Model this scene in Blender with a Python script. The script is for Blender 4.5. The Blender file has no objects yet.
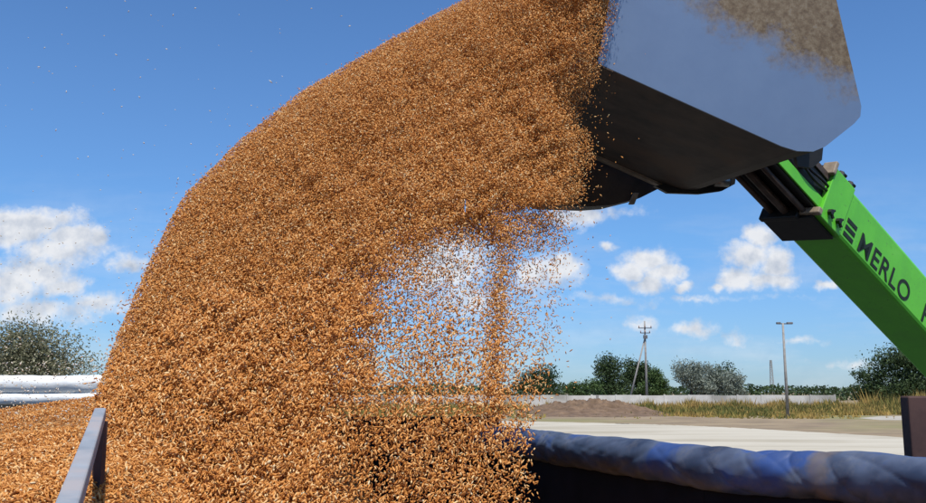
import bpy, bmesh, math, random
import numpy as np
from mathutils import Vector, Matrix
random.seed(7); RNG = np.random.default_rng(11)
S = bpy.context.scene
COL = S.collection
W0, H0, F = 926.0, 503.0, 900.0
CAMZ = 2.9
TH = math.atan(140.5 / F)
CAM = Vector((0, 0, CAMZ))
FW = Vector((0, math.cos(TH), math.sin(TH))); UP = Vector((0, -math.sin(TH), math.cos(TH))); RT = Vector((1, 0, 0))

def ray(px, py):
    return FW + RT * ((px - W0/2) / F) - UP * ((py - H0/2) / F)
def P(px, py, d):                      # point on the sight line at distance d along +Y
    r = ray(px, py); return CAM + r * (d / r.y)
def on_plane(px, py, p0, n):
    r = ray(px, py); return CAM + r * ((p0 - CAM).dot(n) / r.dot(n))
def Pn(px, py, d):                     # numpy version
    fx, fy, fz = 0, math.cos(TH), math.sin(TH)
    a = (px - W0/2) / F; b = (py - H0/2) / F
    rx = a; ry = math.cos(TH) + b * math.sin(TH); rz = math.sin(TH) - b * math.cos(TH)
    k = d / ry
    return np.stack([rx*k, ry*k, CAMZ + rz*k], 1)

# ------------------------------------------------------------------ materials
def newmat(name):
    m = bpy.data.materials.new(name); m.use_nodes = True
    return m, m.node_tree.nodes, m.node_tree.links, m.node_tree.nodes['Principled BSDF']
def ramp(N, stops, interp='LINEAR'):
    r = N.new('ShaderNodeValToRGB'); r.color_ramp.interpolation = interp
    e = r.color_ramp.elements
    while len(e) < len(stops): e.new(0.5)
    for i, (p, c) in enumerate(stops):
        e[i].position = p; e[i].color = (c[0], c[1], c[2], 1)
    return r
def noisy(name, c1, c2, scale=5, detail=6, rough=.6, bump=.2, bdist=.01, metal=0, p=(.35, .65), c3=None, scale2=None, coord='Object', spec=.5, stretch=None, bscale=None):
    m, N, L, B = newmat(name)
    tc = N.new('ShaderNodeTexCoord'); src = tc.outputs[coord]
    if stretch:
        mp = N.new('ShaderNodeMapping'); mp.inputs['Scale'].default_value = stretch; L.new(src, mp.inputs[0]); src = mp.outputs[0]
    n = N.new('ShaderNodeTexNoise'); n.inputs['Scale'].default_value = scale; n.inputs['Detail'].default_value = detail; n.inputs['Roughness'].default_value = .62
    L.new(src, n.inputs['Vector'])
    r = ramp(N, [(p[0], c1), (p[1], c2)]); L.new(n.outputs[0], r.inputs[0]); out = r.outputs[0]
    if c3:
        n2 = N.new('ShaderNodeTexNoise'); n2.inputs['Scale'].default_value = scale2 or scale*.3; n2.inputs['Detail'].default_value = 5
        L.new(src, n2.inputs['Vector'])
        r2 = ramp(N, [(.5, (0,0,0)), (.64, (1,1,1))]); L.new(n2.outputs[0], r2.inputs[0])
        mx = N.new('ShaderNodeMix'); mx.data_type = 'RGBA'; L.new(r2.outputs[0], mx.inputs[0]); L.new(out, mx.inputs[6]); mx.inputs[7].default_value = (*c3, 1); out = mx.outputs[2]
    L.new(out, B.inputs['Base Color'])
    B.inputs['Roughness'].default_value = rough; B.inputs['Metallic'].default_value = metal; B.inputs['Specular IOR Level'].default_value = spec
    if bump:
        nb = N.new('ShaderNodeTexNoise'); nb.inputs['Scale'].default_value = bscale or scale*3; nb.inputs['Detail'].default_value = 8; L.new(src, nb.inputs['Vector'])
        b = N.new('ShaderNodeBump'); b.inputs['Strength'].default_value = bump; b.inputs['Distance'].default_value = bdist
        L.new(nb.outputs[0], b.inputs['Height']); L.new(b.outputs[0], B.inputs['Normal'])
    return m
def attr_mat(name, stops, rough=.6, spec=.4, trans=0):
    m, N, L, B = newmat(name)
    a = N.new('ShaderNodeAttribute'); a.attribute_name = 'tint'
    r = ramp(N, stops); L.new(a.outputs['Fac'], r.inputs[0]); L.new(r.outputs[0], B.inputs['Base Color'])
    B.inputs['Roughness'].default_value = rough; B.inputs['Specular IOR Level'].default_value = spec
    if trans:
        t = N.new('ShaderNodeBsdfTranslucent'); L.new(r.outputs[0], t.inputs[0])
        mx = N.new('ShaderNodeMixShader'); mx.inputs[0].default_value = trans
        L.new(B.outputs[0], mx.inputs[1]); L.new(t.outputs[0], mx.inputs[2]); L.new(mx.outputs[0], N['Material Output'].inputs[0])
    return m

M = {}
M['grain'] = attr_mat('grain', [(0, (.25,.082,.016)), (.3, (.55,.205,.042)), (.6, (.81,.37,.092)), (.9, (.92,.62,.28)), (1, (.88,.72,.44))], .5, .3, .22)
M['chaff'] = attr_mat('chaff', [(0, (.7,.6,.45)), (1, (.85,.8,.72))], .7, .3, .3)
M['heap'] = noisy('heap', (.30,.13,.035), (.55,.28,.09), 60, 6, .8, .8, .02)
M['bounce_damper'] = noisy('bounce_damper', (.030,.029,.027), (.06,.056,.05), 1.5, 9, .9, .3, .01)  # dark tone for the added unseen ground that cuts bounce light
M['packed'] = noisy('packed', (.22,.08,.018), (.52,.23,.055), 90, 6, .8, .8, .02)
M['concrete'] = noisy('concrete', (.45,.40,.30), (.54,.49,.385), .12, 8, .9, .15, .02, c3=(.38,.33,.235), scale2=.16, stretch=(.4, 1.3, 1))
M['soil'] = noisy('soil', (.20,.145,.085), (.33,.245,.14), .22, 9, .95, .3, .1, c3=(.22,.20,.075), scale2=.03)
M['mound'] = noisy('mound', (.11,.068,.038), (.21,.135,.08), .8, 8, .95, .6, .2)
M['dry_patch'] = noisy('dry_patch', (.36,.32,.25), (.46,.42,.34), .3, 6, .9, .1)
M['wall'] = noisy('wall', (.50,.47,.42), (.64,.61,.55), .4, 8, .9, .2, .02, c3=(.33,.31,.27), scale2=.2)
M['pole'] = noisy('pole', (.22,.20,.18), (.34,.32,.29), 1.5, 5, .9, .2)
M['lamp_metal'] = noisy('lamp_metal', (.08,.08,.09), (.15,.15,.16), 3, 4, .6, .1)
M['porcelain'] = noisy('porcelain', (.25,.12,.08), (.35,.18,.12), 3, 4, .3, 0)
M['bark'] = noisy('bark', (.06,.045,.03), (.13,.10,.075), 4, 6, .95, .5, .02)
M['steel'] = noisy('steel', (.21,.235,.26), (.33,.355,.38), 9, 8, .6, .25, .003, c3=(.36,.33,.32), scale2=7)
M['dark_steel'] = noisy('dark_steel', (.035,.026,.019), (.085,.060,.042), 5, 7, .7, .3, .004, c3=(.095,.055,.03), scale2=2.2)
M['edge_steel'] = noisy('edge_steel', (.22,.17,.12), (.36,.29,.21), 12, 6, .55, .3, .003)
M['rod'] = noisy('rod', (.05,.034,.026), (.11,.075,.06), 10, 6, .5, .1)
M['chrome'] = noisy('chrome', (.55,.5,.42), (.7,.66,.58), 10, 4, .35, .05, metal=.5)
M['black'] = noisy('black', (.004,.004,.004), (.012,.011,.011), 14, 6, .5, .2, .003)
M['decal'] = noisy('decal', (.004,.012,.004), (.012,.022,.010), 20, 5, .55, 0)
M['rust_brown'] = noisy('rust_brown', (.035,.015,.014), (.075,.035,.028), 9, 7, .8, .3, .003)
M['truck_paint'] = noisy('truck_paint', (.004,.0045,.007), (.010,.011,.016), 4, 7, .85, .2, .004, spec=.2)
M['tyre'] = noisy('tyre', (.015,.015,.015), (.03,.03,.03), 8, 5, .85, .2)
M['white_tarp'] = noisy('white_tarp', (.70,.70,.68), (.82,.82,.80), 3, 6, .7, .4, .02)
M['grey_board'] = noisy('grey_board', (.30,.28,.25), (.50,.47,.42), 4, 7, .8, .3, .01, c3=(.52,.38,.22), scale2=3)

# green boom paint with scuffs and dust
def green_mat():
    m, N, L, B = newmat('green_paint')
    tc = N.new('ShaderNodeTexCoord')
    n = N.new('ShaderNodeTexNoise'); n.inputs['Scale'].default_value = 3.2; n.inputs['Detail'].default_value = 9; n.inputs['Roughness'].default_value = .7; L.new(tc.outputs['Object'], n.inputs[0])
    r = ramp(N, [(.3, (.10,.47,.028)), (.55, (.13,.57,.038)), (.75, (.17,.60,.07))]); L.new(n.outputs[0], r.inputs[0])
    n2 = N.new('ShaderNodeTexNoise'); n2.inputs['Scale'].default_value = 38; n2.inputs['Detail'].default_value = 5; L.new(tc.outputs['Object'], n2.inputs[0])
    r2 = ramp(N, [(.66, (0,0,0)), (.74, (1,1,1))]); L.new(n2.outputs[0], r2.inputs[0])
    mx = N.new('ShaderNodeMix'); mx.data_type = 'RGBA'; L.new(r2.outputs[0], mx.inputs[0]); L.new(r.outputs[0], mx.inputs[6]); mx.inputs[7].default_value = (.09,.16,.05,1)
    L.new(mx.outputs[2], B.inputs['Base Color'])
    r3 = ramp(N, [(.3, (.3,)*3), (.7, (.5,)*3)]); L.new(n.outputs[0], r3.inputs[0]); L.new(r3.outputs[0], B.inputs['Roughness'])
    return m
M['green'] = green_mat()

# ------------------------------------------------------------------ object helpers
def link(o, parent=None):
    COL.objects.link(o)
    if parent: o.parent = parent
    return o
def tag(o, label=None, cat=None, group=None, kind=None):
    if label: o['label'] = label
    if cat: o['category'] = cat
    if group: o['group'] = group
    if kind: o['kind'] = kind
    return o
def thing(name, label, cat, loc=(0,0,0), group=None):
    o = bpy.data.objects.new(name, None); o.location = loc; o.empty_display_size = .1
    link(o); return tag(o, label, cat, group)
def build(name, bm, mat, parent=None, smooth=False, off=None):
    me = bpy.data.meshes.new(name)
    if off is not None: bmesh.ops.translate(bm, verts=bm.verts, vec=-Vector(off))
    bmesh.ops.recalc_face_normals(bm, faces=bm.faces)
    bm.to_mesh(me); bm.free()
    for m in (mat if isinstance(mat, (list, tuple)) else [mat]): me.materials.append(m)
    if smooth:
        for p in me.polygons: p.use_smooth = True
    o = bpy.data.objects.new(name, me); link(o, parent)
    return o
def part(name, bm, mat, root, smooth=False):      # world-coordinate mesh under a root that has a location only
    return build(name, bm, mat, root, smooth, off=root.location if root.parent is None else root.parent.location)
def sub(name, bm, mat, prt, smooth=False):
    return build(name, bm, mat, prt, smooth, off=prt.parent.location)
def obox(bm, o, e1, e2, e3, r1, r2, r3, bev=0):
    vs = []
    for k in r3:
        for j in r2:
            for i in r1: vs.append(bm.verts.new(o + e1*i + e2*j + e3*k))
    fs = [(0,1,3,2), (4,6,7,5), (0,4,5,1), (2,3,7,6), (0,2,6,4), (1,5,7,3)]
    nf = [bm.faces.new([vs[i] for i in f]) for f in fs]
    if bev:
        ed = set(e for f in nf for e in f.edges)
        bmesh.ops.bevel(bm, geom=list(ed), offset=bev, segments=2, profile=.5, affect='EDGES')
    return vs
X, Y, Z = Vector((1,0,0)), Vector((0,1,0)), Vector((0,0,1))
def box(bm, a, b, bev=0):
    obox(bm, Vector((0,0,0)), X, Y, Z, (a[0], b[0]), (a[1], b[1]), (a[2], b[2]), bev)
def tube(bm, pts, radii, seg=10, cap=True):
    rings = []
    n = len(pts)
    for i, p in enumerate(pts):
        p = Vector(p)
        d = (Vector(pts[min(i+1, n-1)]) - Vector(pts[max(i-1, 0)])).normalized()
        a = d.cross(Z if abs(d.z) < .9 else X).normalized(); b = d.cross(a)
        r = radii[i] if isinstance(radii, (list, tuple)) else radii
        rings.append([bm.verts.new(p + (a*math.cos(2*math.pi*k/seg) + b*math.sin(2*math.pi*k/seg)) * r) for k in range(seg)])
    for i in range(n-1):
        for k in range(seg):
            bm.faces.new([rings[i][k], rings[i][(k+1) % seg], rings[i+1][(k+1) % seg], rings[i+1][k]])
    if cap:
        bm.faces.new(rings[0]); bm.faces.new(rings[-1][::-1])
    return rings
def prism(bm, poly, ext):
    a = [bm.verts.new(p) for p in poly]; b = [bm.verts.new(p + ext) for p in poly]
    bm.faces.new(a); bm.faces.new(b[::-1]); n = len(a)
    for i in range(n): bm.faces.new([a[i], b[i], b[(i+1) % n], a[(i+1) % n]])
def nz(x, y, s=1, seed=0):                         # cheap smooth noise
    return (math.sin(x*s*1.7+seed) * math.cos(y*s*1.3-seed*2) + .5*math.sin(x*s*3.9+y*s*2.7+seed*3) + .25*math.sin(x*s*8.3-y*s*7.1+seed)) / 1.75
def np_mesh(name, V, T, mat, tint=None, parent=None, smooth=False):
    me = bpy.data.meshes.new(name)
    nv, nf, k = len(V), len(T), T.shape[1]
    me.vertices.add(nv); me.vertices.foreach_set('co', V.astype(np.float32).ravel())
    me.loops.add(nf*k); me.loops.foreach_set('vertex_index', T.astype(np.int32).ravel())
    me.polygons.add(nf); me.polygons.foreach_set('loop_start', np.arange(0, nf*k, k, dtype=np.int32))
    try: me.polygons.foreach_set('loop_total', np.full(nf, k, dtype=np.int32))
    except Exception: pass
    if smooth: me.polygons.foreach_set('use_smooth', np.ones(nf, dtype=bool))
    me.update(calc_edges=True)
    if tint is not None:
        a = me.attributes.new('tint', 'FLOAT', 'POINT'); a.data.foreach_set('value', tint.astype(np.float32))
    me.materials.append(mat)
    o = bpy.data.objects.new(name, me); link(o, parent)
    return o

# ------------------------------------------------------------------ grain kernels
def kernel_template(hi):
    if hi:
        n = 6; v = [(0,0,-.5)]
        for z, r in ((-.27,.42), (.02,.5), (.30,.38)):
            for k in range(n):
                a = 2*math.pi*k/n; v.append((math.cos(a)*r, math.sin(a)*r*.85 - (.06 if k == 1 else 0), z))
        v.append((0,0,.5)); t = []
        for k in range(n):
            k2 = (k+1) % n
            t.append((0, 1+k2, 1+k))
            for q in (0, 1):
                a0 = 1+q*n; a1 = a0+n
                t += [(a0+k, a0+k2, a1+k2), (a0+k, a1+k2, a1+k)]
            t.append((1+2*n+k, 1+2*n+k2, 1+3*n))
        return np.array(v), np.array(t)
    v = [(0,0,-.5), (.5,0,0), (0,.45,0), (-.5,0,0), (0,-.45,0), (0,0,.5)]
    t = [(0,2,1), (0,3,2), (0,4,3), (0,1,4), (5,1,2), (5,2,3), (5,3,4), (5,4,1)]
    return np.array(v, float), np.array(t)
def kernel_arrays(C, D, Ls, Ws, tint, hi):
    tv, tt = kernel_template(hi); n = len(C)
    D = D / np.linalg.norm(D, axis=1, keepdims=True)
    R = RNG.normal(size=(n, 3)); A = np.cross(D, R); A /= np.linalg.norm(A, axis=1, keepdims=True) + 1e-9; B = np.cross(D, A)
    V = C[:, None, :] + (tv[None, :, 0:1]*A[:, None, :] + tv[None, :, 1:2]*B[:, None, :]) * Ws[:, None, None] + tv[None, :, 2:3]*D[:, None, :]*Ls[:, None, None]
    T = tt[None] + (np.arange(n) * len(tv))[:, None, None]
    return V.reshape(-1, 3), T.reshape(-1, 3), np.repeat(tint, len(tv))
def kernels(name, C, flow, mat, L=.0145, W=.0049, near=3.2, bias=.95, tint=None):
    n = len(C)
    D = RNG.normal(size=(n, 3)) + flow * bias
    q_ = RNG.lognormal(0, .16, n); Ls = L * q_ * RNG.uniform(.7, 1.3, n); Ws = W * q_ * RNG.uniform(.8, 1.15, n)
    if tint is None: tint = np.clip(RNG.normal(.5, .23, n), 0, .93); tint[RNG.random(n) < .015] = 1.0
    hi = C[:, 1] < near
    parts = []
    base = 0
    Vs, Ts, Cs = [], [], []
    for flag in (True, False):
        k = hi == flag
        if not k.any(): continue
        V, T, c = kernel_arrays(C[k], D[k], Ls[k], Ws[k], tint[k], flag)
        Vs.append(V); Ts.append(T + base); Cs.append(c); base += len(V)
    return np_mesh(name, np.concatenate(Vs), np.concatenate(Ts), mat, np.concatenate(Cs), smooth=True)

def itp(x, xs, ys): return np.interp(x, xs, ys)
def fbm2(x, y, s, seed):
    r = np.random.default_rng(seed); out = 0; amp = 1; tot = 0
    for o in range(5):
        for _ in range(3):
            a = r.uniform(0, 2*math.pi); k = s * 2**o * r.uniform(.7, 1.3)
            out = out + amp*np.sin((x*math.cos(a)+y*math.sin(a))*k + r.uniform(0, 6.28)); tot += amp*.7
        amp *= .6
    return out/tot
XL = ([-90,-70,-40,0,20,45,90,140,190,205,230,280,330,370,400,430,520,560], [650,600,532,463,425,380,303,240,190,179,166,141,118,104,93,84,70,66])
XR = ([-90,0,40,70,110,150,190,215,240,300,350,400,430,520,560], [646,610,603,592,579,583,578,562,556,552,542,532,528,522,520])
XH = ([200,210,219,228,242,262,295,340,370,395,412], [572,536,480,425,392,374,360,346,334,328,332])   # left rim of the see-through part
DEP = ([-90,0,100,200,300,400,560], [5.6,5.25,4.7,4.15,3.65,3.2,2.65])
def stream():
    out_C = []; 
    y0, y1 = -90, 560
    n = 2800000
    y = RNG.uniform(y0, y1, n); x = RNG.uniform(55, 660, n)
    xl = itp(y, *XL); xr = itp(y, *XR)
    wob = 1.6*fbm2(x*0, y, .06, 3)
    xl = xl + wob
    inside = (x > xl) & (x < xr + 26)
    y, x, xl, xr = y[inside], x[inside], xl[inside], xr[inside]
    dense_r = np.where(y > 205, itp(y, *XH), xr)
    fray = 9*fbm2(x*.6, y, .08, 5)
    # optical depth wanted
    t = np.full(len(x), 8.6)
    edge = (x - xl); t = np.where(edge < 9, 3.0 + .5*edge, t)
    # right fringe under the bucket lip
    fr = (dense_r + fray - x)
    t = np.where((y <= 215), t*np.clip((fr+10)/38, 0, 1)**1.3, t)
    # see-through curtain
    hole = (y > 205) & (x > dense_r + fray*2.2 - 22)
    streak = .5 + .5*fbm2(x*1.0, y*.12, .10, 9)
    th = .62 + 1.15*streak**1.3
    th = th + 3.0*np.exp(-((x-497-4*np.sin(y*.03))/9.5)**2) * np.clip((y-200)/25, 0, 1)
    th = th + .5*np.exp(-((x-425)/18)**2)
    th = np.where(x > 518, (.75*np.clip((562-x)/40, 0, 1)**1.2 + .05)*(.6+.6*streak), th)
    bottom = np.clip((y-384)/50, 0, 1)
    th = th*(1-bottom) + bottom*(.8 + 1.15*streak)
    right_end = itp(y, [205,400,560], [562,531,522]) + fray
    th = th*np.clip((right_end+10-x)/18, 0.0, 1)
    top_rim = np.clip(1-(y-222+fray)/30, 0, 1)
    th = th + 3.4*top_rim*np.clip((575-x)/40, 0, 1)
    soft = np.clip((x-(dense_r+fray*2.2-22))/(62+14*fbm2(x*.7, y*.3, .07, 77)), 0, 1)
    t = np.where(hole, t*(1-soft)+th*soft, t)
    lowr = np.clip((y-385)/30, 0, 1)*np.clip((x-300)/60, 0, 1); t = t*(1-lowr) + np.minimum(t, th)*lowr
    cl_ = fbm2(x*.9, y*.45, .06, 61) + .6*fbm2(x*.9, y*.5, .17, 62); t = t*np.clip(1 + .30*cl_*(1-np.clip(1-edge/40, 0, 1)), .72, 1.3)
    # a few loose kernels just outside
    d = itp(y, *DEP)
    d = d - .50*np.clip((x-500)/90, 0, 1)*np.clip((160-y)/120, 0, 1)
    area_px = 45e-6 * (F/d)**2
    want = t / area_px                     # kernels per square pixel
    have = n / ((y1-y0)*(660-55))
    p = want / have
    if p.max() > 1: print('stream density clipped at', p.max(), 'frac', (p > 1).mean())
    k = RNG.random(len(x)) < p
    x, y, xl, xr, d = x[k], y[k], xl[k], xr[k], d[k]
    mid = (xl + np.maximum(xr, xl+40))/2; u = np.clip((x-mid)/((xr-xl)/2+1), -1, 1)
    thick = (.12 + .55*np.sqrt(1-u*u)) * itp(y, [-90,200,400,560], [1.1,1,.75,.6])
    s = RNG.random(len(x)); v = np.where(s < .55, -1 + .42*RNG.exponential(.6, len(x)), RNG.uniform(-1, 1, len(x)))
    v = np.clip(v, -1.02, 1)
    lump = (.09*fbm2(x*.8, y*.5, .045, 21) + .055*fbm2(x, y*.6, .13, 22) + .03*fbm2(x, y, .33, 23))*np.clip((x-xl)/60, .15, 1)*np.clip((d-1.6)/2, .5, 1.3)
    C = Pn(x, y, d + thick*v + lump)
    # loose outliers
    m = 1500
    yy = RNG.uniform(-40, 400, m); side = RNG.random(m) < .2
    xx = np.where(side, itp(yy, *XL) - RNG.exponential(4.5, m), itp(yy, *XR) + RNG.exponential(10, m) - 4)
    C2 = Pn(xx, yy, itp(yy, *DEP) + RNG.uniform(-.3, .3, m))
    C = np.concatenate([C, C2])
    print('stream kernels', len(C))
    # the packed inner part of the flow, well inside the loose kernels
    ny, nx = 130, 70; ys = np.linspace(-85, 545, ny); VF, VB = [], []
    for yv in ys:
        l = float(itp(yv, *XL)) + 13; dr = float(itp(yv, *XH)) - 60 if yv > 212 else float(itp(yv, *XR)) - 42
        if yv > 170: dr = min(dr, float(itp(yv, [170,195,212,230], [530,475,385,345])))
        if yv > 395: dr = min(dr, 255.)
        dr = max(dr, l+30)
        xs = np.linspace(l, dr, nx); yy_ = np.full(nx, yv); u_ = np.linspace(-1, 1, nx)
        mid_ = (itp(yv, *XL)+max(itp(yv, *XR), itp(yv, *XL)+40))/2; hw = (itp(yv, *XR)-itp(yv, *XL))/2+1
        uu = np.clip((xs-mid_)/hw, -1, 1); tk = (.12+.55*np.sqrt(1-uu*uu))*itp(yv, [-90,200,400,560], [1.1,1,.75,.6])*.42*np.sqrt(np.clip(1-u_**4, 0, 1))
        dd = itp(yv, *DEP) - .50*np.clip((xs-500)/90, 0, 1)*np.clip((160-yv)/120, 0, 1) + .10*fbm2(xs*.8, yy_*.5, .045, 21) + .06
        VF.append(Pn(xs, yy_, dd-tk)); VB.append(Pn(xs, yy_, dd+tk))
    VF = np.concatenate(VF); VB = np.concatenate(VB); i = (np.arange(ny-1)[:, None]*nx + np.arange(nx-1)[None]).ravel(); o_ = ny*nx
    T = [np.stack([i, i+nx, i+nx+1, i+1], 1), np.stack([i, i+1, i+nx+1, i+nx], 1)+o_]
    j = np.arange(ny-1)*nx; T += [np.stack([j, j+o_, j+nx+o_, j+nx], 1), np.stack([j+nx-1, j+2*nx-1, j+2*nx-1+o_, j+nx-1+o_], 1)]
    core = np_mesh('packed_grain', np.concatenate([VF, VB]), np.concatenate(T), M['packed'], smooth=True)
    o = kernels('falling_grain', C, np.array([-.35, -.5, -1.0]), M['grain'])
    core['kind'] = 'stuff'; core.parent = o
    tag(o, 'dense cascade of golden brown wheat kernels pouring from the raised bucket', 'grain', kind='stuff')
stream()

# heap lying in the truck body
HC = (-.85, 3.25)
def heap_z(x, y):
    r = np.sqrt(((x-HC[0])*1.0)**2 + ((y-HC[1])*.8)**2)
    z = 2.84 - .30*np.sqrt(r*r+.05)
    zl = 2.835 - .05*np.abs(x-HC[0]) - .075*np.maximum(0, 3.9-y); wl_ = np.clip((-.10-x)/.9, 0, 1); wl_ = wl_*wl_*(3-2*wl_); z = z + np.maximum(zl-z, 0)*wl_
    z = z + .10*np.exp(-(((x+1.55)/.38)**2+((y-4.25)/.6)**2))
    z = z - .62*np.clip(x+.85, 0, 2) + .015*np.sin(x*5+y*3) + .01*np.sin(x*11-y*7)
    return z
gx, gy = np.meshgrid(np.linspace(-3.25, .9, 130), np.linspace(.8, 5.0, 120)); gz = heap_z(gx, gy)
V = np.stack([gx.ravel(), gy.ravel(), gz.ravel()-.01], 1); nx_ = 130; ii = np.arange(119)[:, None]*nx_ + np.arange(129)[None]; ii = ii.ravel()
bed = np_mesh('grain_heap', V, np.stack([ii, ii+1, ii+nx_+1, ii+nx_], 1), M['heap'], smooth=True)
tag(bed, 'brown heap of wheat filling the truck body beneath the falling grain', 'grain heap', kind='stuff')
n = 150000
q = 0; hy = .9*(4.95/.9)**RNG.random(n); hx = RNG.uniform(-.66, .12, n)*hy
hC = np.stack([hx, hy, heap_z(hx, hy) + RNG.uniform(-.006, .008, n)], 1)
vis = hC[:, 0] > -3.2
hk = kernels('heap_kernels', hC[vis], np.array([0, 0, 0.0]), M['grain'], near=3.0)
hk['kind'] = 'stuff'; hk.parent = bed
# airborne chaff
m = 210
x = RNG.uniform(-20, 350, m); y = RNG.uniform(-10, 375, m); k = x < itp(y, *XL)-4
kx, ky = x[k], y[k]
x2 = RNG.uniform(0, 150, 420); y2 = RNG.uniform(210, 400, 420); k = (x2 < itp(y2, *XL)) & (RNG.random(420) < ((y2-190)/200))
x3 = RNG.uniform(0, 130, 420); y3 = RNG.uniform(362, 430, 420); k3 = x3 < itp(y3, *XL)+4
cx = np.concatenate([kx, x2[k], x3[k3]]); cy = np.concatenate([ky, y2[k], y3[k3]])
CC = Pn(cx, cy, RNG.uniform(2.2, 4.4, len(cx)))
o = kernels('flying_chaff', CC, np.array([-1, 0, 0.2]), M['chaff'], L=.0085, W=.004, near=0, tint=RNG.random(len(CC)))
tag(o, 'loose pale chaff flecks drifting through the air beside the falling grain', 'chaff', kind='stuff')

# ------------------------------------------------------------------ bucket
d0 = 5.0
A = Vector((-.044, .37, .037)) * d0; AU = A.normalized(); AW = A.length
heel = P(800, 152, d0)
def np_(px, py, k=0.0): return on_plane(px, py, heel + A*k, AU)
prof = [np_(*q) for q in ((597,64), (690,106), (780,146.5), (796,151.5), (812,152), (824,147), (853,124), (859,117), (860,107), (835,0), (812,-95), (770,-150), (640,-165))]
bk = thing('loader_bucket', 'large grey steel loader bucket tipped high and spilling grain', 'bucket', heel)
cen = sum(prof, Vector())/len(prof)
# side plates: coordinates local to the bucket for the wear mask
def bucket_side_mat():
    m, N, L, B = newmat('bucket_side')
    tc = N.new('ShaderNodeTexCoord')
    n = N.new('ShaderNodeTexNoise'); n.inputs['Scale'].default_value = 3.0; n.inputs['Detail'].default_value = 9; n.inputs['Roughness'].default_value = .65; L.new(tc.outputs['Object'], n.inputs[0])
    r = ramp(N, [(.3, (.165,.225,.335)), (.7, (.195,.26,.37))]); L.new(n.outputs[0], r.inputs[0])
    # worn region near the upper rear corner: line distance in bucket coordinates
    a = np_(700, 0) - heel; b = np_(852, 88) - heel
    dirn = (b-a).normalized(); nrm = AU.cross(dirn).normalized()
    if nrm.dot(np_(835, 0)-heel - a) < 0: nrm = -nrm
    dp = N.new('ShaderNodeVectorMath'); dp.operation = 'DOT_PRODUCT'; L.new(tc.outputs['Object'], dp.inputs[0]); dp.inputs[1].default_value = nrm
    off = N.new('ShaderNodeMath'); off.operation = 'SUBTRACT'; L.new(dp.outputs['Value'], off.inputs[0]); off.inputs[1].default_value = a.dot(nrm)
    n2 = N.new('ShaderNodeTexNoise'); n2.inputs['Scale'].default_value = 4; n2.inputs['Detail'].default_value = 10; n2.inputs['Roughness'].default_value = .75; L.new(tc.outputs['Object'], n2.inputs[0])
    ad = N.new('ShaderNodeMath'); ad.operation = 'MULTIPLY_ADD'; L.new(n2.outputs[0], ad.inputs[0]); ad.inputs[1].default_value = .75; L.new(off.outputs[0], ad.inputs[2])
    msk = ramp(N, [(.27, (0,0,0)), (.47, (1,1,1))]); L.new(ad.outputs[0], msk.inputs[0])
    n3 = N.new('ShaderNodeTexNoise'); n3.inputs['Scale'].default_value = 26; n3.inputs['Detail'].default_value = 10; n3.inputs['Roughness'].default_value = .8; L.new(tc.outputs['Object'], n3.inputs[0])
    wr = ramp(N, [(.34, (.12,.072,.038)), (.47, (.21,.135,.07)), (.60, (.31,.22,.125)), (.74, (.20,.22,.25))]); L.new(n3.outputs[0], wr.inputs[0])
    mx = N.new('ShaderNodeMix'); mx.data_type = 'RGBA'; L.new(msk.outputs[0], mx.inputs[0]); L.new(r.outputs[0], mx.inputs[6]); L.new(wr.outputs[0], mx.inputs[7])
    L.new(mx.outputs[2], B.inputs['Base Color'])
    B.inputs['Metallic'].default_value = .35; B.inputs['Roughness'].default_value = .40
    bp = N.new('ShaderNodeBump'); bp.inputs['Strength'].default_value = .12; bp.inputs['Distance'].default_value = .004; L.new(n3.outputs[0], bp.inputs['Height']); L.new(bp.outputs[0], B.inputs['Normal'])
    return m
bsm = bucket_side_mat()
for s in (0, 1):
    bm = bmesh.new(); base = [p + A*s for p in prof]
    prism(bm, base, AU * (-.014 if s == 0 else .014))
    part('side_plate', bm, bsm, bk)
# shell: floor, heel and back as one bent sheet (inner offset towards the profile centre)
def sheet(bm, pts, k0, k1, th, ref):
    ctr = ref
    inner = []
    for i, p in enumerate(pts):
        t = (pts[min(i+1, len(pts)-1)] - pts[max(i-1, 0)]).normalized(); nn = t.cross(AU).normalized()
        if nn.dot(ctr-p) < 0: nn = -nn
        inner.append(p + nn*th)
    prism(bm, [p + A*k0 for p in pts + inner[::-1]], A*(k1-k0))
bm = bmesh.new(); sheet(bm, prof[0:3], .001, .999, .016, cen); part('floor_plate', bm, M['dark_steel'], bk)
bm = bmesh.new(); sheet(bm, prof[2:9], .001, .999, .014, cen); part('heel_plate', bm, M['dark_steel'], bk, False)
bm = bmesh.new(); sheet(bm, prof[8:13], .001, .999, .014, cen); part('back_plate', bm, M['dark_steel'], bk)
# cutting lip bar and the edge flange of the far side plate
lipd = (prof[0]-prof[2]).normalized(); upn = AU.cross(lipd).normalized()
if upn.z < 0: upn = -upn
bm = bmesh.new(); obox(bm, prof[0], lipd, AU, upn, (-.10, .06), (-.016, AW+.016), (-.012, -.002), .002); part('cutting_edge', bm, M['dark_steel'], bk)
bm = bmesh.new()
for i in range(0, 7):
    p, q2 = prof[i] + A, prof[i+1] + A
    t = (q2-p).normalized(); nn = AU.cross(t).normalized()
    if nn.dot(cen + A - p) > 0: nn = -nn
    obox(bm, p, t, AU, nn, (-.004, (q2-p).length+.004), (-.05, .03), (.002, .020))
part('edge_flange', bm, M['edge_steel'], bk)
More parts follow.
